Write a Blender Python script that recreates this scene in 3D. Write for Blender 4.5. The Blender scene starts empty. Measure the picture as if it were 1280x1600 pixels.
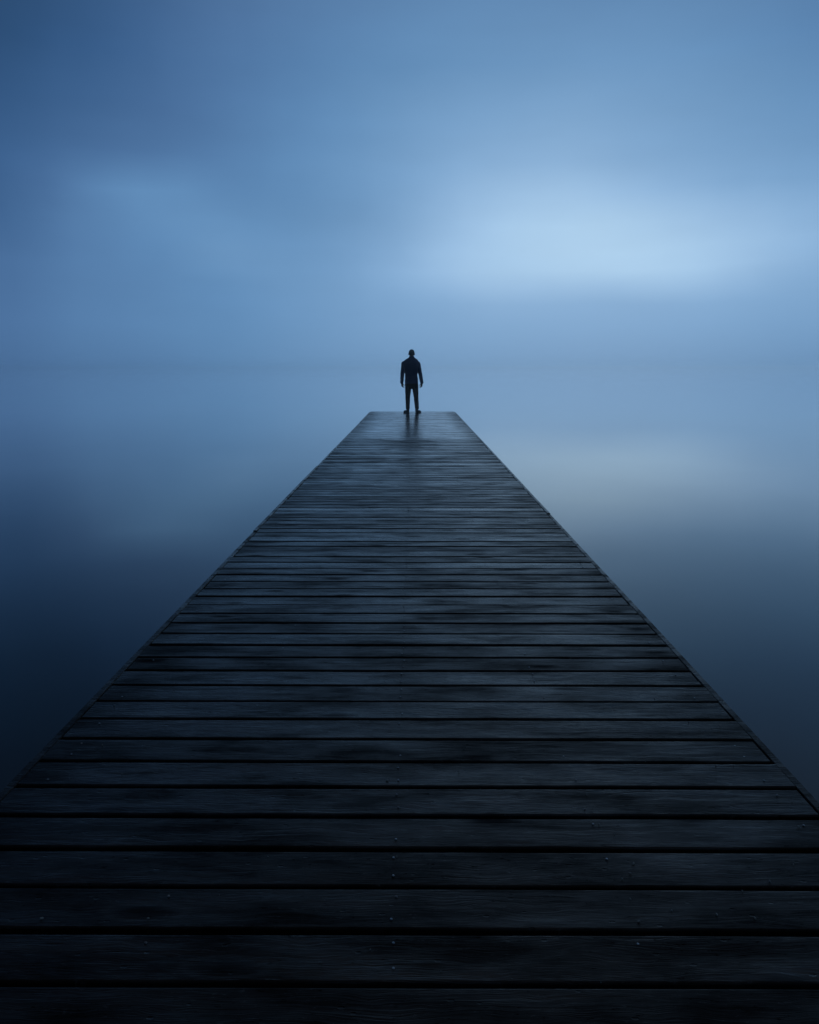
import bpy, bmesh, math, random
from mathutils import Vector, Matrix, noise

random.seed(7)
C = bpy.context.scene
COL = C.collection
R = math.radians

# ------------------------------------------------------------------ camera
# units: metres, deck surface at z = 0, camera over the deck looking along +Y
F = 1150.0                      # focal length in pixels of the 1280 px wide photograph
PITCH = math.atan(227.0 / F)    # downward tilt
YAW = math.atan(6.0 / F)
H = 1.25
cam_d = bpy.data.cameras.new('camera')
cam = bpy.data.objects.new('camera', cam_d)
COL.objects.link(cam)
cam_d.sensor_fit = 'HORIZONTAL'
cam_d.sensor_width = 36.0
cam_d.lens = 36.0 * F / 1280.0
cam_d.clip_start = 0.05
cam_d.clip_end = 9000
cam.location = (0, 0, H)
cam.rotation_euler = (R(90) - PITCH, 0, YAW)
C.camera = cam
C.view_settings.view_transform = 'Standard'
C.view_settings.look = 'None'
C.view_settings.exposure = 0.0
C.view_settings.gamma = 1.0
C.cycles.use_denoising = True
C.cycles.volume_bounces = 12
C.cycles.max_bounces = 16
C.cycles.sample_clamp_indirect = 3.0

CAMM = cam.rotation_euler.to_matrix()

def px_of(az, el):
    """where a sky direction falls in the photograph (1280 x 1600)"""
    d = Vector((math.sin(az) * math.cos(el), math.cos(az) * math.cos(el), math.sin(el)))
    c = CAMM.transposed() @ d
    if c.z > -0.05:
        return None
    return 640 + F * c.x / -c.z, 800 - F * c.y / -c.z

def ground(x, y, z=0.0):
    """deck point under a pixel of the photograph"""
    d = CAMM @ Vector(((x - 640) / F, (800 - y) / F, -1.0))
    t = (z - H) / d.z
    return Vector((d.x * t, d.y * t, z))

def lin(c):
    return tuple(((v / 255) / 12.92 if v / 255 <= 0.04045 else ((v / 255 + 0.055) / 1.055) ** 2.4) for v in c)

# ------------------------------------------------------------------ node helper
class NT:
    def __init__(s, tree):
        s.t = tree; s.n = tree.nodes; s.l = tree.links
    def new(s, typ, **kw):
        n = s.n.new(typ)
        for k, v in kw.items():
            setattr(n, k, v)
        return n
    def put(s, sock, v):
        if isinstance(v, bpy.types.NodeSocket):
            s.l.new(v, sock)
        else:
            sock.default_value = v
    def m(s, op, a, b=0.0, c=0.0, clamp=False):
        n = s.new('ShaderNodeMath', operation=op, use_clamp=clamp)
        s.put(n.inputs[0], a); s.put(n.inputs[1], b); s.put(n.inputs[2], c)
        return n.outputs[0]
    def v(s, op, a, b=(0, 0, 0), scale=None):
        n = s.new('ShaderNodeVectorMath', operation=op)
        s.put(n.inputs[0], a); s.put(n.inputs[1], b)
        if scale is not None: s.put(n.inputs['Scale'], scale)
        return n.outputs[0]
    def sep(s, a):
        n = s.new('ShaderNodeSeparateXYZ'); s.put(n.inputs[0], a); return n.outputs
    def comb(s, x, y, z):
        n = s.new('ShaderNodeCombineXYZ')
        for i, k in enumerate((x, y, z)): s.put(n.inputs[i], k)
        return n.outputs[0]
    def noise(s, vec, scale=1.0, detail=3.0, rough=0.5, dist=0.0):
        n = s.new('ShaderNodeTexNoise'); s.put(n.inputs['Vector'], vec)
        n.inputs['Scale'].default_value = scale; n.inputs['Detail'].default_value = detail
        n.inputs['Roughness'].default_value = rough; n.inputs['Distortion'].default_value = dist
        return n.outputs[0]
    def mr(s, v, a, b, c=0.0, d=1.0, smooth=True):
        n = s.new('ShaderNodeMapRange', interpolation_type='SMOOTHSTEP' if smooth else 'LINEAR')
        s.put(n.inputs[0], v)
        for i, k in enumerate((a, b, c, d)): s.put(n.inputs[i + 1], k)
        return n.outputs[0]
    def mix(s, f, a, b, mode='MIX'):
        n = s.new('ShaderNodeMix', data_type='RGBA', blend_type=mode)
        s.put(n.inputs[0], f)
        s.put(n.inputs[6], a if isinstance(a, bpy.types.NodeSocket) else (*a, 1))
        s.put(n.inputs[7], b if isinstance(b, bpy.types.NodeSocket) else (*b, 1))
        return n.outputs[2]

# ------------------------------------------------------------------ sky
XS = [0, 90, 180, 270, 360, 450, 540, 630, 720, 810, 900, 990, 1080, 1170, 1280]
YS = [0, 100, 170, 230, 290, 330, 370, 405, 430, 455, 480, 520, 573]
BRIGHT = [   # how bright the overcast is, direction by direction
 [74, 84, 92, 103, 113, 119, 125, 130, 133, 134, 134, 135, 136, 130, 124],
 [82, 90, 98, 108, 118, 125, 134, 142, 146, 150, 152, 153, 151, 147, 140],
 [90, 98, 103, 112, 122, 132, 142, 152, 158, 163, 165, 162, 158, 154, 148],
 [94, 104, 110, 114, 126, 138, 148, 158, 165, 170, 172, 168, 163, 158, 154],
 [98, 114, 136, 138, 130, 138, 148, 160, 176, 186, 190, 184, 172, 166, 162],
 [102, 120, 132, 143, 140, 141, 150, 164, 186, 201, 206, 200, 188, 180, 172],
 [106, 120, 130, 138, 147, 144, 152, 170, 191, 203, 208, 206, 200, 190, 176],
 [110, 122, 129, 136, 149, 148, 155, 176, 194, 203, 207, 208, 202, 190, 174],
 [110, 122, 129, 134, 143, 150, 156, 174, 190, 200, 202, 202, 195, 182, 169],
 [111, 123, 128, 134, 140, 149, 156, 168, 180, 188, 182, 180, 176, 171, 166],
 [112, 123, 128, 135, 141, 149, 156, 163, 170, 174, 172, 170, 168, 165, 162],
 [112, 122, 128, 135, 141, 148, 155, 161, 165, 167, 167, 166, 164, 161, 157],
 [111, 120, 126, 133, 140, 146, 152, 157, 160, 161, 161, 160, 158, 155, 150],
]
HUE = [(74, (42, 74, 112)), (90, (54, 90, 134)), (112, (76, 113, 158)), (140, (97, 140, 184)), (165, (125, 165, 205)), (185, (148, 185, 222)), (208, (174, 208, 237))]
def hue(g):
    i, f = brk(g, [h[0] for h in HUE])
    return lin([HUE[i][1][k] * (1 - f) + HUE[i + 1][1][k] * f for k in range(3)])
def brk(v, arr):
    v = max(arr[0], min(arr[-1], v))
    for i in range(len(arr) - 1):
        if v <= arr[i + 1]:
            return i, (v - arr[i]) / (arr[i + 1] - arr[i])
def sky_rgb(az, el):
    """linear radiance of the cloud layer in a direction of the place"""
    a = max(-R(31), min(R(31), az))
    p = px_of(a, min(el, R(23)))
    i, fx = brk(p[0], XS); j, fy = brk(p[1], YS)
    L = [[hue(BRIGHT[jj][ii]) for ii in (i, i + 1)] for jj in (j, j + 1)]
    c = [(L[0][0][k] * (1 - fx) + L[0][1][k] * fx) * (1 - fy) + (L[1][0][k] * (1 - fx) + L[1][1][k] * fx) * fy for k in range(3)]
    over = max(0.0, (abs(az) - R(31)) / R(149))         # away from the bright part of the sky
    f = 1 - 0.6 * min(1, over * 1.6)
    f *= 1 - 0.10 * max(0.0, 1 - el / R(3.5)) ** 1.3     # mistier low over the lake
    up = max(0.0, (el - R(23)) / R(67))                 # towards the zenith
    f *= 1 - 0.78 * min(1, up * 1.7)
    g = min(1, up * 4) * 0.6; m_ = c[0] * .2 + c[1] * .6 + c[2] * .2      # greyer overhead
    return [(v * (1 - g) + m_ * g) * f for v in c]

world = bpy.data.worlds.new('World')
C.world = world
world.use_nodes = True
w = NT(world.node_tree)
for n in list(w.n): w.n.remove(n)
SUN_AZ, SUN_EL = R(15.0), R(9.5)
tc = w.new('ShaderNodeTexCoord')
d0 = tc.outputs['Generated']
wx = w.m('SUBTRACT', w.noise(w.v('MULTIPLY', d0, (5, 5, 9)), 1.0, 3), 0.5)
wz = w.m('SUBTRACT', w.noise(w.v('MULTIPLY', w.v('ADD', d0, (3.1, 1.7, 5.2)), (4, 4, 7)), 1.0, 3), 0.5)
dx, dy, dz = w.sep(d0)
az = w.m('ADD', w.m('ARCTAN2', dx, dy), w.m('MULTIPLY', wx, 0.06))
el0 = w.m('ARCSINE', dz)
el = w.m('ADD', el0, w.m('MULTIPLY', w.m('MULTIPLY', wz, 0.03), w.mr(el0, 0.0, 0.12)))
el = w.m('MAXIMUM', el, 0.0)
u = w.m('ADD', w.m('DIVIDE', az, 2 * math.pi), 0.5)
rows = [0.0, 1.5, 3.0, 4.5, 5.8, 7.0, 8.3, 10.0, 12.0, 14.2, 17.0, 20.0, 24.0, 40.0, 90.0]
stops = [-180, -110, -60, -40] + [-31.5 + 3.5 * q for q in range(19)] + [40, 60, 110, 180]
acc = None
for r_i, re_ in enumerate(rows):
    ramp = w.new('ShaderNodeValToRGB')
    cr = ramp.color_ramp
    cr.interpolation = 'CARDINAL'
    while len(cr.elements) < len(stops): cr.elements.new(0.5)
    for e_, s_ in zip(cr.elements, stops): e_.position = s_ / 360 + 0.5
    for e_, s_ in zip(cr.elements, stops): e_.color = (*sky_rgb(R(s_), R(re_)), 1)
    w.put(ramp.inputs[0], u)
    if acc is None: acc = ramp.outputs[0]
    else:
        f = w.mr(el, R(rows[r_i - 1]), R(re_), smooth=False)
        acc = w.mix(f, acc, ramp.outputs[0])
# streaky cloud structure
st = w.noise(w.comb(w.m('MULTIPLY', az, 3.0), w.m('MULTIPLY', el, 16.0), 0.0), 1.0, 4, 0.5)
bl = w.noise(w.v('MULTIPLY', d0, (3, 3, 8)), 1.3, 4, 0.55)
amp = w.mr(el0, 0.01, 0.10)
k = w.m('ADD', w.m('MULTIPLY', w.m('SUBTRACT', st, 0.5), 0.10), w.m('MULTIPLY', w.m('SUBTRACT', bl, 0.5), 0.16))
k = w.m('ADD', 1.0, w.m('MULTIPLY', k, amp))
clouds = w.v('SCALE', acc, scale=k)
sky = w.new('ShaderNodeTexSky', sky_type='NISHITA')
sky.sun_disc = False
sky.sun_elevation = SUN_EL; sky.sun_rotation = SUN_AZ
bg1 = w.new('ShaderNodeBackground'); w.put(bg1.inputs[0], sky.outputs[0]); bg1.inputs[1].default_value = 0.05
bg2 = w.new('ShaderNodeBackground'); w.put(bg2.inputs[0], clouds); bg2.inputs[1].default_value = 1.0
mx = w.new('ShaderNodeMixShader'); mx.inputs[0].default_value = 0.996     # thick overcast before the clear sky
w.put(mx.inputs[1], bg1.outputs[0]); w.put(mx.inputs[2], bg2.outputs[0])
wo = w.new('ShaderNodeOutputWorld'); w.put(wo.inputs[0], mx.outputs[0])

# the last light of the sun, spread wide by the overcast
sl = bpy.data.lights.new('sun', 'SUN')
sl.energy = 0.003; sl.angle = R(90); sl.color = (0.75, 0.88, 1.0)
so = bpy.data.objects.new('sun', sl); COL.objects.link(so)
sd = Vector((math.sin(SUN_AZ) * math.cos(SUN_EL), math.cos(SUN_AZ) * math.cos(SUN_EL), math.sin(SUN_EL)))
so.rotation_euler = sd.to_track_quat('Z', 'Y').to_euler()
so.location = sd * 50

# ------------------------------------------------------------------ materials
def material(name):
    m = bpy.data.materials.new(name); m.use_nodes = True
    t = NT(m.node_tree)
    b = t.n['Principled BSDF']
    return m, t, b

def mat_wood(name, dark=1.0, wetland=True):
    m, t, b = material(name)
    P = t.new('ShaderNodeNewGeometry').outputs['Position']
    at = t.new('ShaderNodeAttribute', attribute_name='seed').outputs['Fac']
    tone = t.new('ShaderNodeAttribute', attribute_name='tone').outputs['Fac']
    off = t.comb(t.m('MULTIPLY', at, 37.0), t.m('MULTIPLY', at, 5.0), t.m('MULTIPLY', at, 91.0))
    Q = t.v('ADD', P, off)
    px, py, pz = t.sep(P)
    # grain runs along the board (x)
    warp = t.m('MULTIPLY', t.m('SUBTRACT', t.noise(t.v('MULTIPLY', Q, (5, 14, 5)), 1.0, 2), 0.5), 0.05)
    G = t.v('ADD', Q, t.comb(0.0, warp, 0.0))
    grain = t.noise(t.v('MULTIPLY', G, (1.6, 95, 60)), 1.0, 4, 0.6)
    fine = t.noise(t.v('MULTIPLY', G, (9, 420, 200)), 1.0, 2, 0.6)
    blot = t.noise(t.v('MULTIPLY', Q, (2.6, 9, 3)), 1.0, 4, 0.62)
    patch = t.noise(P, 0.9, 3, 0.55)
    fine2 = t.noise(t.v('MULTIPLY', Q, (3.5, 55, 1)), 1.0, 3, 0.6)
    # knots
    vo = t.new('ShaderNodeTexVoronoi'); vo.inputs['Scale'].default_value = 1.0
    t.put(vo.inputs['Vector'], t.v('MULTIPLY', t.v('ADD', Q, t.v('SCALE', t.comb(blot, grain, 0.0), scale=0.03)), (2.1, 7.0, 1.0)))
    knot = t.m('MULTIPLY', t.mr(vo.outputs['Distance'], 0.05, 0.19, 1.0, 0.0), t.mr(t.sep(vo.outputs['Color'])[1], 0.35, 0.5))
    vk = t.new('ShaderNodeTexVoronoi'); vk.inputs['Scale'].default_value = 1.0
    t.put(vk.inputs['Vector'], t.v('MULTIPLY', t.v('ADD', Q, t.v('SCALE', t.comb(blot, grain, 0.0), scale=0.22)), (2.6, 7.5, 1.0)))
    ragged = t.m('ADD', vk.outputs['Distance'], t.m('MULTIPLY', t.m('SUBTRACT', t.noise(t.v('MULTIPLY', Q, (22, 90, 1)), 1.0, 4, 0.7), 0.5), 0.30))
    stain = t.m('MULTIPLY', t.mr(ragged, 0.08, 0.34, 1.0, 0.0), t.mr(t.sep(vk.outputs['Color'])[0], 0.50, 0.9))
    # small dark pits and pale specks
    vp = t.new('ShaderNodeTexVoronoi'); vp.inputs['Scale'].default_value = 1.0
    t.put(vp.inputs['Vector'], t.v('MULTIPLY', Q, (14, 30, 1.0)))
    pit = t.mr(vp.outputs['Distance'], 0.06, 0.12, 1.0, 0.0)
    d = dark
    base = t.mix(t.mr(blot, 0.35, 0.68), (0.0062*d, 0.0055*d, 0.0050*d), (0.0190*d, 0.0170*d, 0.0160*d))
    hue = t.mix(at, (0.86, 1.0, 1.16), (1.18, 1.0, 0.88))
    base = t.mix(1.0, base, hue, 'MULTIPLY')
    g = t.m('ADD', 0.62, t.m('MULTIPLY', grain, 0.75))
    base = t.v('SCALE', base, scale=g)
    base = t.v('SCALE', base, scale=t.m('ADD', 0.45, t.m('MULTIPLY', tone, 0.8)))
    ring = t.m('MULTIPLY', t.mr(t.m('ABSOLUTE', t.m('SUBTRACT', vo.outputs['Distance'], 0.21)), 0.0, 0.05, 1.0, 0.0), t.mr(t.sep(vo.outputs['Color'])[1], 0.35, 0.5))
    base = t.mix(t.m('MULTIPLY', ring, 0.35), base, (0.045, 0.046, 0.048))
    streak = t.mr(t.noise(t.v('MULTIPLY', G, (3.5, 150, 40)), 1.0, 3, 0.65), 0.56, 0.72)
    base = t.mix(t.m('MULTIPLY', t.m('MULTIPLY', streak, t.mr(blot, 0.42, 0.62)), 0.45), base, (0.055, 0.056, 0.058))
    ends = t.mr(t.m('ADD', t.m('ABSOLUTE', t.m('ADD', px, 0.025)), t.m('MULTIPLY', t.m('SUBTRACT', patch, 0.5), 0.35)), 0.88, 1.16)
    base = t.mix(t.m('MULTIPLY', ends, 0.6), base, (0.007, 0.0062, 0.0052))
    base = t.mix(t.m('MULTIPLY', knot, 0.65), base, (0.006, 0.007, 0.009))
    base = t.mix(t.m('MULTIPLY', stain, 0.4), base, (0.0045, 0.0045, 0.005))
    base = t.mix(t.m('MULTIPLY', pit, 0.7), base, (0.004, 0.004, 0.005))
    worn = t.m('MULTIPLY', t.mr(t.noise(t.v('MULTIPLY', Q, (11, 60, 1)), 1.0, 3, 0.7), 0.66, 0.74), t.mr(t.noise(Q, 2.2, 2), 0.55, 0.7))
    base = t.mix(t.m('MULTIPLY', worn, 0.6), base, (0.055, 0.065, 0.075))
    sp = t.noise(t.v('MULTIPLY', Q, (38, 130, 1)), 1.0, 4, 0.75)
    speck = t.mr(sp, 0.60, 0.70); fleck = t.mr(sp, 0.40, 0.30)
    base = t.mix(t.m('MULTIPLY', speck, 0.45), base, (0.080, 0.082, 0.085))
    base = t.mix(t.m('MULTIPLY', fleck, 0.55), base, (0.0035, 0.0035, 0.004))
    t.put(b.inputs['Base Color'], base)
    # wetness: a standing film on the last metres, damp elsewhere
    edge = t.m('ADD', py, t.m('ADD', t.m('MULTIPLY', t.m('SUBTRACT', patch, 0.5), 1.6), t.m('MULTIPLY', t.m('SUBTRACT', at, 0.5), 0.5)))
    far = t.mr(edge, 12.6, 13.4)
    mid = t.m('MULTIPLY', t.mr(py, 5.5, 12.0), t.mr(t.noise(t.v('MULTIPLY', P, (1.1, 0.45, 1)), 1.0, 3, 0.6), 0.42, 0.60))
    side = t.mr(t.m('ADD', t.m('ABSOLUTE', px), t.m('MULTIPLY', t.m('SUBTRACT', blot, 0.5), 0.9)), 0.72, 1.15, 1.0, 0.12)
    spotty = t.mr(t.noise(t.v('MULTIPLY', Q, (1.6, 7, 1)), 1.0, 4, 0.6), 0.30, 0.52, 0.25, 1.0)
    wet = t.m('MULTIPLY', t.m('MAXIMUM', far, t.m('MULTIPLY', mid, 0.55)), t.m('MULTIPLY', side, spotty))
    if not wetland: wet = t.m('MULTIPLY', wet, 0.3)
    rough = t.m('ADD', 0.32, t.m('ADD', t.m('MULTIPLY', t.m('SUBTRACT', grain, 0.5), 0.8), t.m('MULTIPLY', t.m('SUBTRACT', blot, 0.5), -0.6)))
    rough = t.m('ADD', rough, t.m('MULTIPLY', t.m('SUBTRACT', tone, 0.5), -0.22))
    rough = t.m('ADD', t.m('MULTIPLY', rough, t.m('SUBTRACT', 1.0, wet)), t.m('MULTIPLY', wet, t.m('ADD', 0.10, t.m('MULTIPLY', fine2, 0.26))), clamp=True)
    rough = t.m('MAXIMUM', t.m('ADD', rough, t.m('MULTIPLY', t.m('MAXIMUM', stain, knot), t.m('SUBTRACT', 0.22, t.m('MULTIPLY', wet, 0.15)))), 0.10)
    t.put(b.inputs['Roughness'], rough)
    b.inputs['IOR'].default_value = 1.38
    film = t.m('MULTIPLY', t.m('MULTIPLY', far, side), t.mr(t.noise(t.v('MULTIPLY', Q, (3.2, 16, 1)), 1.0, 4, 0.7), 0.44, 0.55))
    film = t.m('MAXIMUM', film, t.m('MULTIPLY', t.m('MULTIPLY', mid, side), t.m('MULTIPLY', t.mr(fine2, 0.48, 0.60), 0.30)))
    if wetland: t.put(b.inputs['Coat Weight'], t.m('MULTIPLY', film, 1.0))
    b.inputs['Coat Roughness'].default_value = 0.22
    b.inputs['Coat IOR'].default_value = 1.33
    spec = t.m('ADD', t.m('MULTIPLY', t.m('SUBTRACT', blot, 0.34), 1.0), t.m('MULTIPLY', wet, 0.6), clamp=True)
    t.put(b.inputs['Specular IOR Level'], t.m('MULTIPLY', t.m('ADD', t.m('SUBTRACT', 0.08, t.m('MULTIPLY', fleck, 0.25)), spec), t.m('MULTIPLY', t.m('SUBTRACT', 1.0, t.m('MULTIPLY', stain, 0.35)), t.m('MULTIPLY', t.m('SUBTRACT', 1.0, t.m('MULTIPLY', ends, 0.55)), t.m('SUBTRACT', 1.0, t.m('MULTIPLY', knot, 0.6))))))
    gm = t.mr(t.noise(t.v('MULTIPLY', Q, (2.0, 8, 1)), 1.0, 2), 0.40, 0.66, 0.15, 1.0)
    h = t.m('ADD', t.m('MULTIPLY', grain, gm), t.m('MULTIPLY', fine, 0.45))
    h = t.m('SUBTRACT', h, t.m('MULTIPLY', pit, 0.8))
    h = t.m('ADD', h, t.m('MULTIPLY', knot, 0.5))
    bu = t.new('ShaderNodeBump'); bu.inputs['Distance'].default_value = 0.0026
    t.put(bu.inputs['Strength'], t.m('SUBTRACT', 0.75, t.m('MULTIPLY', wet, 0.6)))
    t.put(bu.inputs['Height'], h)
    t.put(b.inputs['Normal'], bu.outputs[0])
    return m

def mat_plain(name, col, rough, spec=0.3, nscale=40.0, namp=0.3, bump=0.0, metal=0.0):
    m, t, b = material(name)
    oc = t.new('ShaderNodeTexCoord').outputs['Object']
    n = t.noise(oc, nscale, 3, 0.6)
    c = t.v('SCALE', (*col,), scale=t.m('ADD', 1 - namp / 2, t.m('MULTIPLY', n, namp)))
    t.put(b.inputs['Base Color'], c)
    b.inputs['Roughness'].default_value = rough
    b.inputs['Specular IOR Level'].default_value = spec
    b.inputs['Metallic'].default_value = metal
    if bump:
        bu = t.new('ShaderNodeBump'); bu.inputs['Strength'].default_value = 0.5; bu.inputs['Distance'].default_value = bump
        t.put(bu.inputs['Height'], n); t.put(b.inputs['Normal'], bu.outputs[0])
    return m

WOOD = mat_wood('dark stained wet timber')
RAIL = mat_wood('weathered edge timber', 1.5, False)
STEEL = mat_plain('screw steel', (0.19, 0.20, 0.215), 0.42, 0.5, 300, 0.5, 0, 0.9)
FLAKE = mat_plain('pale flake', (0.24, 0.25, 0.24), 0.9, 0.2, 200, 0.5)
JACKET = mat_plain('navy jacket cloth', (0.006, 0.022, 0.085), 0.8, 0.25, 60, 0.5, 0.002)
TROUSER = mat_plain('black trouser cloth', (0.005, 0.0055, 0.008), 0.85, 0.12, 60, 0.5, 0.002)
SHOE = mat_plain('black shoe leather', (0.010, 0.011, 0.014), 0.45, 0.4, 60, 0.4)
SOLE = mat_plain('shoe sole rubber', (0.015, 0.015, 0.016), 0.7, 0.3, 60, 0.3)
SKIN = mat_plain('skin', (0.13, 0.08, 0.06), 0.55, 0.35, 30, 0.2)
HAIR = mat_plain('cropped hair', (0.022, 0.020, 0.018), 0.75, 0.3, 400, 0.8, 0.001)

# water: smooth lake, long soft swell
WATER, t, b = material('still lake water')
P = t.new('ShaderNodeNewGeometry').outputs['Position']
b.inputs['Base Color'].default_value = (0.005, 0.006, 0.006, 1)
b.inputs['Roughness'].default_value = 0.015
b.inputs['IOR'].default_value = 1.22
b.inputs['Coat Weight'].default_value = 0.75
b.inputs['Coat Roughness'].default_value = 0.03
b.inputs['Coat IOR'].default_value = 1.33
nz = t.noise(t.v('MULTIPLY', P, (0.10, 0.22, 1)), 1.0, 3, 0.5)
bu = t.new('ShaderNodeBump'); bu.inputs['Strength'].default_value = 0.08; bu.inputs['Distance'].default_value = 0.05
t.put(bu.inputs['Height'], nz); t.put(b.inputs['Normal'], bu.outputs[0])

# ------------------------------------------------------------------ object helpers
def link(name, me, mat, parent=None, smooth=False):
    o = bpy.data.objects.new(name, me)
    COL.objects.link(o)
    if mat: me.materials.append(mat)
    if parent: o.parent = parent
    if smooth:
        for p in me.polygons: p.use_smooth = True
    return o
def from_bm(name, bm, mat, parent=None, smooth=False):
    me = bpy.data.meshes.new(name); bm.to_mesh(me); bm.free()
    return link(name, me, mat, parent, smooth)
def empty(name, loc=(0, 0, 0)):
    o = bpy.data.objects.new(name, None); COL.objects.link(o); o.location = loc
    o.empty_display_size = 0.2
    return o
def tag(o, label=None, cat=None, group=None, kind=None):
    if label: o['label'] = label
    if cat: o['category'] = cat
    if group: o['group'] = group
    if kind: o['kind'] = kind
    return o

# ------------------------------------------------------------------ water
bm = bmesh.new()
for x, y in ((-1500, -1500), (1500, -1500), (1500, 1500), (-1500, 1500)):
    bm.verts.new((x, y, -0.62))
bm.faces.new(bm.verts)
water = from_bm('water', bm, WATER)
tag(water, kind='structure')

# ------------------------------------------------------------------ jetty
PIT_, Z0 = 0.1453, 1.299            # board pitch, first gap in front of the camera
XL, XR = -1.207, 1.157
GAP = 0.017
jetty = empty('jetty', (0, 0, 0))
tag(jetty, 'long straight jetty of dark wet planks running out over the still water', 'jetty')

def add_plank(bm, k, layers):
    rnd = random.Random(1000 + k)
    seed = rnd.random(); tone = rnd.random()
    if k == 35: tone, seed = 2.2, 0.98
    if k in (36, 37): tone = 0.1
    y0 = Z0 + k * PIT_ + GAP / 2 + rnd.uniform(-.003, .0025)
    y1 = Z0 + (k + 1) * PIT_ - GAP / 2 + rnd.uniform(-.0025, .003)
    xl = XL + rnd.uniform(-.005, .004); xr = XR + rnd.uniform(-.004, .005)
    n = 40
    yaw = rnd.uniform(-.0009, .0009); tilt = rnd.uniform(-.006, .006); lift = rnd.uniform(-.0015, .0015)
    cup = rnd.uniform(-.0012, .0016); wv = rnd.uniform(0, 50)
    r = 0.004; th = 0.034
    rings = []
    ym = (y0 + y1) / 2; hw = (y1 - y0) / 2
    # profile (offset in y, z), top edge rounded
    prof = [(-hw, -th), (-hw, -r * 1.1), (-hw + r * .35, -r * .32), (-hw + r, 0)]
    for q in (-.915, -.6, -.3, 0, .3, .6, .915): prof.append((hw * q, 0))
    prof += [(hw - r, 0), (hw - r * .35, -r * .32), (hw, -r * 1.1), (hw, -th)]
    for i in range(n + 1):
        f = i / n
        x = xl + (xr - xl) * f
        bow = .0014 * noise.noise((x * .8, wv, 0)) + .0005 * noise.noise((x * 4, wv, 3))
        ew = .0011 * noise.noise((x * 2.2, wv, 9))
        ring = []
        for (py, pz) in prof:
            z = pz + lift + bow + cup * (py / hw) ** 2 + tilt * py
            yy = ym + py + yaw * (x) + ew * (1 if py > 0 else -1) * abs(py / hw)
            v = bm.verts.new((x, yy, z))
            v[layers[0]] = seed; v[layers[1]] = tone
            ring.append(v)
        rings.append(ring)
    m_ = len(prof)
    for a, b_ in zip(rings, rings[1:]):
        for j in range(m_):
            j2 = (j + 1) % m_
            f = bm.faces.new((a[j], b_[j], b_[j2], a[j2])); f.smooth = 2 <= j <= m_ - 4
    for cap in (bm.faces.new(rings[0]), bm.faces.new(list(reversed(rings[-1])))):
        for e in cap.edges: e.smooth = False

def new_bm():
    bm = bmesh.new()
    return bm, (bm.verts.layers.float.new('seed'), bm.verts.layers.float.new('tone'))

K0, K1, KS = -5, 136, 95
planks = {}
for k in range(K0, KS):
    bm, ly = new_bm()
    add_plank(bm, k, ly)
    bmesh.ops.recalc_face_normals(bm, faces=bm.faces)
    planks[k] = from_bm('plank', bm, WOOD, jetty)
planks[35]['label'] = 'slightly paler plank halfway along the jetty'
bm, ly = new_bm()
for k in range(KS, K1): add_plank(bm, k, ly)
bmesh.ops.recalc_face_normals(bm, faces=bm.faces)
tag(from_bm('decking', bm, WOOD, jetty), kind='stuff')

def rail(bm, x0, x1, y0, y1, z0, z1, ly, seed=0.4, n=90, wob=.002):
    rings = []
    r = .003
    for i in range(n + 1):
        y = y0 + (y1 - y0) * i / n
        w_ = wob * noise.noise((y * .9, seed * 10, 1)); h = wob * noise.noise((y * .7, seed * 20, 5))
        ring = []
        for (x, z) in ((x0, z0), (x0, z1 - r), (x0 + r, z1), (x1 - r, z1), (x1, z1 - r), (x1, z0)):
            v = bm.verts.new((x + w_, y, z + (h if z > z0 else 0))); v[ly[0]] = seed; v[ly[1]] = .8
            ring.append(v)
        rings.append(ring)
    for a, b_ in zip(rings, rings[1:]):
        for j in range(6):
            bm.faces.new((a[j], b_[j], b_[(j + 1) % 6], a[(j + 1) % 6]))
    bm.faces.new(rings[0]); bm.faces.new(list(reversed(rings[-1])))
YA, YB = Z0 + K0 * PIT_, Z0 + K1 * PIT_
for s, xa, xb in ((0, XL - .040, XL - .012), (1, XR + .012, XR + .040)):
    # edge boards in lengths butted end to end
    cuts = [YA, 1.95 + .5 * s, 5.6 + .7 * s, 9.4, 13.3 + .4 * s, 17.2, YB]
    for i in range(len(cuts) - 1):
        bm, ly = new_bm()
        rnd = random.Random(50 * s + i)
        dz = rnd.uniform(-.012, -.003); dx = rnd.uniform(-.002, .003) * (1 if s else -1)
        rail(bm, xa + dx, xb + dx, cuts[i] + .003, cuts[i + 1] - .003, -.20, dz, ly, rnd.random(), 40)
        bmesh.ops.recalc_face_normals(bm, faces=bm.faces)
        from_bm('edge_board', bm, RAIL, jetty)
bm, ly = new_bm()
rail(bm, XL - .010, XR + .010, YB + .003, YB + .030, -.20, -.006, ly, .3, 2, 0)
bmesh.ops.recalc_face_normals(bm, faces=bm.faces)
from_bm('end_board', bm, RAIL, jetty)
for x in (-1.125, -.585, -.045, .495, 1.085):
    bm, ly = new_bm()
    rail(bm, x - .024, x + .024, YA, YB - .01, -.19, -.040, ly, .2, 4, 0)
    bmesh.ops.recalc_face_normals(bm, faces=bm.faces)
    from_bm('joist', bm, WOOD, jetty)
for y in (3.0, 7.4, 11.8, 16.2, 20.6):
    for x in (-1.0, .95):
        bm = bmesh.new()
        bmesh.ops.create_cone(bm, cap_ends=True, segments=20, radius1=.10, radius2=.095, depth=1.6, matrix=Matrix.Translation((x, y, -.195 - .8)))
        l0 = bm.verts.layers.float.new('seed'); l1 = bm.verts.layers.float.new('tone')
        for v in bm.verts: v[l0] = .5; v[l1] = .5
        from_bm('post', bm, WOOD, jetty, True)

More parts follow.
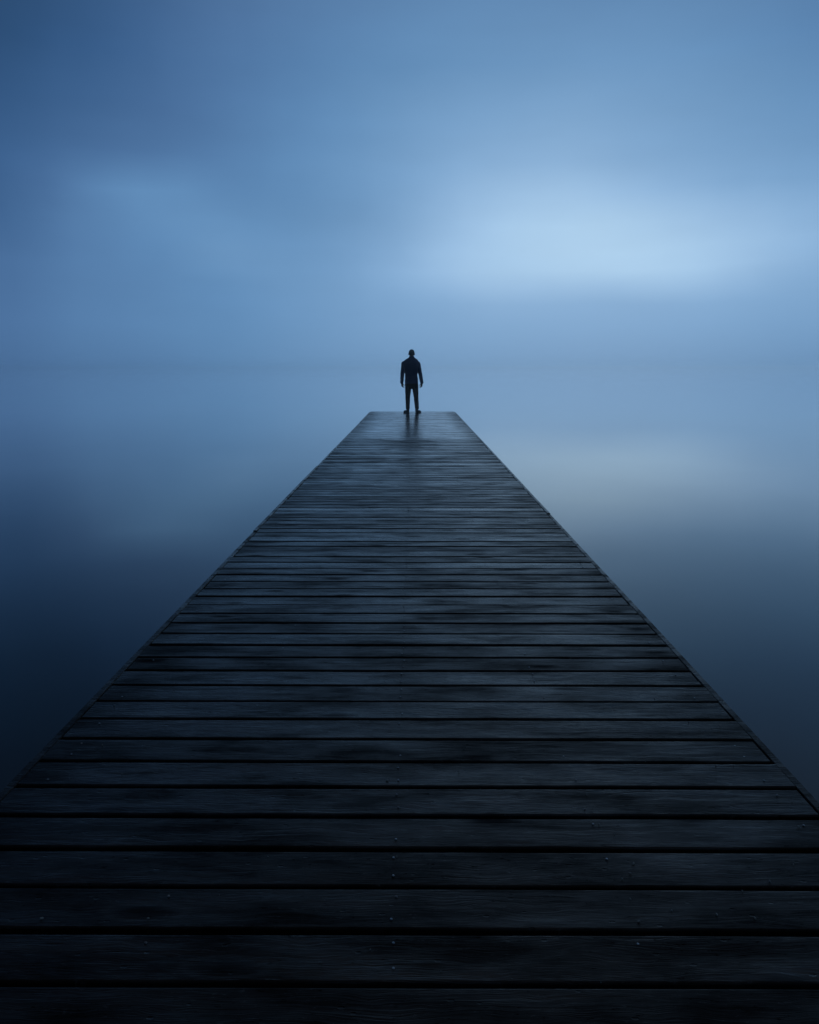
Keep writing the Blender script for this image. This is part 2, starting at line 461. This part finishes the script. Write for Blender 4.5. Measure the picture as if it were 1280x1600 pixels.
# screws: two in each board over every joist
def screw_bm(bm, x, y, z, rnd):
    m_ = Matrix.Translation((x, y, z)) @ Matrix.Rotation(rnd.uniform(-.25, .25), 4, 'X') @ Matrix.Rotation(rnd.uniform(-.25, .25), 4, 'Y')
    bmesh.ops.create_cone(bm, cap_ends=True, segments=10, radius1=.0036, radius2=.0028, depth=.0022, matrix=m_)
n_s = 0
rest = bmesh.new()
for k in range(K0, K1):
    rnd = random.Random(k * 3 + 1)
    for x, pr in ((-.045, .82), (1.085, .35), (.497, .35), (-.585, .2), (-1.125, .3)):
        for q in (.27, .75):
            if rnd.random() > pr: continue
            xx = x + rnd.uniform(-.006, .006) - (.0022 * 0)
            yy = Z0 + (k + q) * PIT_ + rnd.uniform(-.005, .005)
            if k >= 0 and n_s < 100:
                bm = bmesh.new(); screw_bm(bm, xx, yy, .0012, rnd)
                from_bm('screw', bm, STEEL, planks[k]); n_s += 1
            elif k >= 0:
                screw_bm(rest, xx, yy, .0012, rnd)
tag(from_bm('screws', rest, STEEL, jetty), kind='stuff')

# pale flakes of debris lying on the boards
bm = bmesh.new()
rnd = random.Random(5)
spots = [(605,1220,3),(717,1207,1.6),(1238,1252,3),(1248,1292,2.2),(917,1243,1.8),(926,1262,1.4),(990,1350,3),(985,1365,2.2),(972,1374,1.8),
         (1203,1378,2.5),(1240,1352,2),(985,1406,2),(998,1441,3),(65,1436,3.4),(232,1436,2),(191,1210,1.6),(160,1165,1.8),(1119,1197,2.2),
         (1146,1197,2.2),(936,1288,2),(620,1340,1.6),(1023,1092,1.4),(1028,1106,1.2),(642,1209,1.2),(1160,1393,1.6),(1180,1436,2.4),(1120,1430,2),(1050,1424,1.6)]
pts = [(ground(x, y), s) for x, y, s in spots]
for i in range(110):
    yy = 1.3 + 9 * rnd.random() ** 1.3
    pts.append((Vector((rnd.uniform(-1.15, 1.12), yy, 0)), rnd.uniform(.35, 1.1)))
for p, s in pts:
    L = s * .0015; W = L * rnd.uniform(.35, .6); a = rnd.uniform(0, 6.28)
    z = .0028
    vs = []
    nn = 6
    for j in range(nn):
        f = 2 * math.pi * j / nn
        rr = rnd.uniform(.7, 1.2)
        x = math.cos(f) * L * rr; y = math.sin(f) * W * rr
        vs.append((p.x + x * math.cos(a) - y * math.sin(a), p.y + x * math.sin(a) + y * math.cos(a)))
    top = [bm.verts.new((x, y, z + rnd.uniform(0, .0012))) for x, y in vs]
    bot = [bm.verts.new((x, y, z - .0018)) for x, y in vs]
    bm.faces.new(top); bm.faces.new(list(reversed(bot)))
    for j in range(nn):
        bm.faces.new((top[j], bot[j], bot[(j + 1) % nn], top[(j + 1) % nn]))
bmesh.ops.recalc_face_normals(bm, faces=bm.faces)
tag(from_bm('debris', bm, FLAKE), 'tiny pale flakes of debris scattered over the dark planks', 'debris', kind='stuff')

# ------------------------------------------------------------------ the person
PX, PY = 0.0, 0.0
def capsule(bm, a, b_, ra, rb, sx=1.0, sy=1.0, seg=20, rings=6):
    """tapered round-ended limb from a to b; sy flattens across the front-back axis"""
    a = Vector(a); b_ = Vector(b_)
    ax = (b_ - a); L = ax.length
    q = Vector((0, 0, 1)).rotation_difference(ax.normalized()) if L > 1e-6 else Matrix.Identity(3).to_quaternion()
    prof = []
    for i in range(rings + 1):
        f = math.pi / 2 * (1 - i / rings)
        prof.append((math.cos(f) * ra, -math.sin(f) * ra))
    for i in range(rings + 1):
        f = math.pi / 2 * i / rings
        prof.append((math.cos(f) * rb, L + math.sin(f) * rb))
    rr = []
    for (r_, z) in prof:
        r_ = max(r_, 1e-4)
        rr.append([bm.verts.new(a + q @ Vector((math.cos(2 * math.pi * j / seg) * r_ * sx, math.sin(2 * math.pi * j / seg) * r_ * sy, z))) for j in range(seg)])
    for u_, v_ in zip(rr, rr[1:]):
        for j in range(seg):
            bm.faces.new((u_[j], u_[(j + 1) % seg], v_[(j + 1) % seg], v_[j]))
    bm.faces.new(list(reversed(rr[0]))); bm.faces.new(rr[-1])
def ell(bm, c, rx, ry, rz, rot=None):
    m_ = Matrix.Translation(c)
    if rot: m_ = m_ @ Matrix.Rotation(rot[1], 4, rot[0])
    m_ = m_ @ Matrix.Diagonal((rx, ry, rz, 1))
    bmesh.ops.create_uvsphere(bm, u_segments=24, v_segments=16, radius=1, matrix=m_)
def loft(bm, rings, seg=28, power=2.4):
    """closed trunk through superellipse rings (cx, cy, z, rx, ry)"""
    rr = []
    for (cx, cy, z, rx, ry) in rings:
        ring = []
        for j in range(seg):
            f = 2 * math.pi * j / seg
            c_, s_ = math.cos(f), math.sin(f)
            e = 2 / power
            ring.append(bm.verts.new((cx + math.copysign(abs(c_) ** e, c_) * rx, cy + math.copysign(abs(s_) ** e, s_) * ry, z)))
        rr.append(ring)
    for u_, v_ in zip(rr, rr[1:]):
        for j in range(seg):
            bm.faces.new((u_[j], u_[(j + 1) % seg], v_[(j + 1) % seg], v_[j]))
    bm.faces.new(list(reversed(rr[0]))); bm.faces.new(rr[-1])
def fuse(name, bm, mat, parent, voxel=.009, smooth=2, wrinkle=0.0):
    """one continuous skin over the overlapping volumes"""
    me = bpy.data.meshes.new(name + '_raw'); bm.to_mesh(me); bm.free()
    o = bpy.data.objects.new(name + '_raw', me); COL.objects.link(o)
    r_ = o.modifiers.new('r', 'REMESH'); r_.mode = 'VOXEL'; r_.voxel_size = voxel
    s_ = o.modifiers.new('s', 'SMOOTH'); s_.iterations = smooth; s_.factor = .5
    dg = bpy.context.evaluated_depsgraph_get()
    out = bpy.data.meshes.new_from_object(o.evaluated_get(dg))
    bpy.data.objects.remove(o)
    if wrinkle:
        for v in out.vertices:
            n_ = noise.noise((v.co.x * 9, v.co.y * 9, v.co.z * 16)) + .5 * noise.noise((v.co.x * 22, v.co.y * 22, v.co.z * 34))
            v.co += v.normal * n_ * wrinkle
    out.name = name
    out.materials.clear()
    return link(name, out, mat, parent, True)

# skeleton, metres, x right, +y away from the camera, z up from the deck
SH = {-1: (-.222, 0, 1.385), 1: (.172, 0, 1.38)}
EL = {-1: (-.262, -.012, 1.10), 1: (.235, -.012, 1.10)}
WR = {-1: (-.276, .035, .855), 1: (.282, .035, .850)}
HIP = {-1: (-.092, 0, .87), 1: (.092, 0, .87)}
KN = {-1: (-.112, .012, .46), 1: (.120, .012, .46)}
AN = {-1: (-.112, -.01, .085), 1: (.146, -.01, .085)}

gp = ground(643.5, 645.6)
person = empty('person', (gp.x, gp.y, 0.003)); person.scale = (.975, .968, .968)
tag(person, 'person in dark jacket and trousers, back turned, standing at the far end of jetty', 'person')

bm = bmesh.new()
# head, face turned away down the lake
ell(bm, (-.004, .000, 1.662), .080, .095, .095)
ell(bm, (-.004, .030, 1.615), .060, .066, .078)
ell(bm, (-.004, .082, 1.567), .030, .026, .024)
for s in (-1, 1):
    ell(bm, (-.004 + s * .080, -.004, 1.632), .012, .022, .034, ('X', -.15))
    ell(bm, (-.004 + s * .030, .083, 1.668), .022, .014, .010)     # brow
    ell(bm, (-.004 + s * .031, .084, 1.648), .013, .010, .009)     # eye
    ell(bm, (-.004 + s * .045, .066, 1.612), .024, .022, .022)     # cheek
capsule(bm, (-.004, .093, 1.655), (-.004, .112, 1.617), .008, .014)  # nose
ell(bm, (-.004, .090, 1.588), .026, .014, .006)
ell(bm, (-.004, .088, 1.578), .022, .014, .007)
capsule(bm, (-.004, .004, 1.62), (-.002, -.008, 1.47), .054, .062, seg=24)
# trunk
loft(bm, [(0, 0, .80, .13, .09), (0, 0, .88, .165, .105), (0, .005, 1.0, .15, .10), (-.014, 0, 1.15, .145, .100), (-.02, -.005, 1.30, .160, .108), (-.02, -.008, 1.40, .155, .09), (-.002, -.008, 1.46, .10, .07), (-.002, -.008, 1.50, .06, .055)])
def hand(bm, s):
    w_ = Vector(WR[s])
    capsule(bm, EL[s], w_, .038, .025, seg=20)
    # palm: hangs down, back of the hand outwards and a little to the rear, fingers curled forward
    down = Vector((.10 * -s, .10, -1)).normalized()
    side = Vector((.55 * -s, .80, 0)); side = (side - down * side.dot(down)).normalized()   # towards the thumb
    inn = down.cross(side) * s                                                              # palm normal, towards the body
    if inn.x * -s < 0: inn = -inn
    p0 = w_ + down * .012
    for j in range(4):
        o_ = (j - 1.5) * .019
        capsule(bm, p0 + side * o_ * .7, p0 + down * (.082 - abs(j - 2) * .003) + side * o_, .0145, .0118, seg=14)
    for j, ln in enumerate((.060, .073, .078, .068)):      # little finger to index
        o_ = (j - 1.5) * .0205
        p = p0 + down * .082 + side * o_
        ang = .35 + .12 * (3 - j)
        lens = (ln * .45, ln * .31, ln * .24)
        rad = (.0098, .0088, .0078, .0068)
        if j == 0: rad = (.0086, .0076, .0068, .006)
        dd = down
        for q in range(3):
            ang_q = ang + q * .42
            dd = (down * math.cos(ang_q) + inn * math.sin(ang_q)).normalized()
            p2 = p + dd * lens[q]
            capsule(bm, p, p2, rad[q], rad[q + 1], seg=12)
            p = p2
    # thumb leaves the side of the palm near its base
    p = p0 + down * .022 + side * .024
    p1 = p + (down * .70 + side * .62 + inn * .30).normalized() * .036
    p2 = p1 + (down * .88 + side * .28 + inn * .38).normalized() * .030
    p3 = p2 + (down * .92 + side * .02 + inn * .42).normalized() * .024
    capsule(bm, p, p1, .0145, .0115, seg=12); capsule(bm, p1, p2, .0112, .0098, seg=12); capsule(bm, p2, p3, .0098, .0080, seg=12)
for s in (-1, 1):
    capsule(bm, SH[s], EL[s], .050, .040, seg=24)
    hand(bm, s)
    capsule(bm, HIP[s], KN[s], .083, .054, seg=24)
    capsule(bm, KN[s], (AN[s][0], AN[s][1], .16), .052, .040, seg=24)
    capsule(bm, (KN[s][0], -.012, .36), (AN[s][0], -.012, .26), .052, .040, seg=24)
    capsule(bm, (AN[s][0], AN[s][1], .16), (AN[s][0], AN[s][1], .07), .040, .036, seg=20)
    fd = Vector((.50 * s, .86, 0)).normalized()
    a_ = Vector((AN[s][0], AN[s][1] - .01, .045))
    capsule(bm, a_, a_ + fd * .15 + Vector((0, 0, -.012)), .032, .024, sx=1.1, seg=18)
body = fuse('body', bm, SKIN, person, voxel=.0055, smooth=2)

# cropped hair cap over the skull
bm = bmesh.new()
ell(bm, (-.004, -.004, 1.667), .0835, .099, .0985)
bmesh.ops.bisect_plane(bm, geom=bm.verts[:] + bm.edges[:] + bm.faces[:], plane_co=(0, .035, 1.66), plane_no=(0, .80, -.60), clear_outer=True)
bmesh.ops.bisect_plane(bm, geom=bm.verts[:] + bm.edges[:] + bm.faces[:], plane_co=(0, 0, 1.600), plane_no=(0, 0, -1), clear_outer=True)
bmesh.ops.contextual_create(bm, geom=[e for e in bm.edges if e.is_boundary])
hair = from_bm('hair', bm, HAIR, person, True)

# jacket: trunk and sleeves as one garment, stand-up collar, loose hem
bm = bmesh.new()
loft(bm, [(-.006, 0, .815, .184, .122), (-.006, 0, .84, .187, .126), (-.008, .002, .95, .180, .122), (-.012, 0, 1.05, .174, .120), (-.016, 0, 1.15, .172, .124),
          (-.020, -.006, 1.25, .186, .132), (-.023, -.010, 1.34, .200, .130), (-.023, -.012, 1.40, .215, .118), (-.020, -.012, 1.44, .208, .104), (-.014, -.012, 1.475, .178, .092), (-.008, -.010, 1.505, .138, .082), (-.005, -.008, 1.54, .088, .072), (-.004, -.006, 1.582, .060, .064)], power=2.2)
for s in (-1, 1):
    capsule(bm, (SH[s][0], -.006, 1.365), EL[s], .070, .055, seg=24)
    capsule(bm, (s * .10 - .02, -.008, 1.45), (SH[s][0], -.006, 1.375), .045, .066, seg=24)
    e = Vector(EL[s]); w_ = Vector(WR[s])
    capsule(bm, e, e.lerp(w_, .93), .056, .048, seg=24)
    capsule(bm, e.lerp(w_, .90), e.lerp(w_, 1.0), .047, .047, seg=24, rings=2)
jacket = fuse('jacket', bm, JACKET, person, voxel=.009, smooth=6, wrinkle=.006)
# trousers
bm = bmesh.new()
loft(bm, [(-.006, 0, .675, .095, .080), (-.006, -.004, .78, .172, .118), (-.006, -.004, .84, .175, .118), (-.006, 0, .93, .155, .108)], power=2.4)
for s in (-1, 1):
    capsule(bm, (HIP[s][0] - .004, 0, .80), (KN[s][0], .010, .47), .096, .069, seg=24)
    capsule(bm, (KN[s][0], .010, .47), (AN[s][0], -.010, .14), .068, .056, seg=24)
    capsule(bm, (KN[s][0], -.010, .38), (AN[s][0], -.012, .22), .062, .052, seg=24)
trousers = fuse('trousers', bm, TROUSER, person, voxel=.009, smooth=2, wrinkle=.0040)
# shoes, toes turned out
for s in (-1, 1):
    fd = Vector((.52 * s, .85, 0)).normalized(); sd_ = Vector((fd.y, -fd.x, 0))
    a_ = Vector((AN[s][0] - .006 * s, AN[s][1] - .018, 0))
    bm = bmesh.new()
    capsule(bm, a_ + Vector((0, 0, .05)), a_ + fd * .10 + Vector((0, 0, .046)), .042, .042, seg=20)
    capsule(bm, a_ + fd * .10 + Vector((0, 0, .046)), a_ + fd * .185 + Vector((0, 0, .036)), .042, .032, seg=20)
    capsule(bm, a_ + Vector((0, 0, .06)), a_ + Vector((0, .004, .125)), .043, .044, seg=20)
    capsule(bm, a_ + fd * .10 + sd_ * .008 + Vector((0, 0, .04)), a_ + fd * .15 - sd_ * .006 + Vector((0, 0, .036)), .044, .040, seg=20)
    sh = fuse('shoe', bm, SHOE, person, voxel=.007, smooth=2)
    for v in sh.data.vertices: v.co.z = max(v.co.z, .014)
    bm = bmesh.new()
    ring = []
    N = 26
    for j in range(N):
        f = 2 * math.pi * j / N
        u_ = math.cos(f); v_ = math.sin(f)
        L_ = .075 + u_ * .145
        wd = .047 + .006 * u_
        p = a_ + fd * L_ + sd_ * v_ * wd
        ring.append(p)
    tp = [bm.verts.new((p.x, p.y, .020)) for p in ring]; bt = [bm.verts.new((p.x, p.y, 0.0)) for p in ring]
    bm.faces.new(tp); bm.faces.new(list(reversed(bt)))
    for j in range(N): bm.faces.new((tp[j], bt[j], bt[(j + 1) % N], tp[(j + 1) % N]))
    bmesh.ops.recalc_face_normals(bm, faces=bm.faces)
    from_bm('sole', bm, SOLE, sh)

# ------------------------------------------------------------------ haze over the lake
bm = bmesh.new()
bmesh.ops.create_cube(bm, size=1, matrix=Matrix.Translation((0, 0, .55)) @ Matrix.Diagonal((3060, 3060, 4.9, 1)))
HZ = bpy.data.materials.new('lake haze'); HZ.use_nodes = True
hz = NT(HZ.node_tree)
for n in list(hz.n): hz.n.remove(n)
pv = hz.new('ShaderNodeVolumePrincipled')
pv.inputs['Color'].default_value = (1.0, 1.0, 1.0, 1)
pv.inputs['Density'].default_value = 0.0028
pv.inputs['Anisotropy'].default_value = 0.985
ho = hz.new('ShaderNodeOutputMaterial'); hz.put(ho.inputs['Volume'], pv.outputs[0])
haze = from_bm('haze', bm, HZ)
tag(haze, kind='stuff')
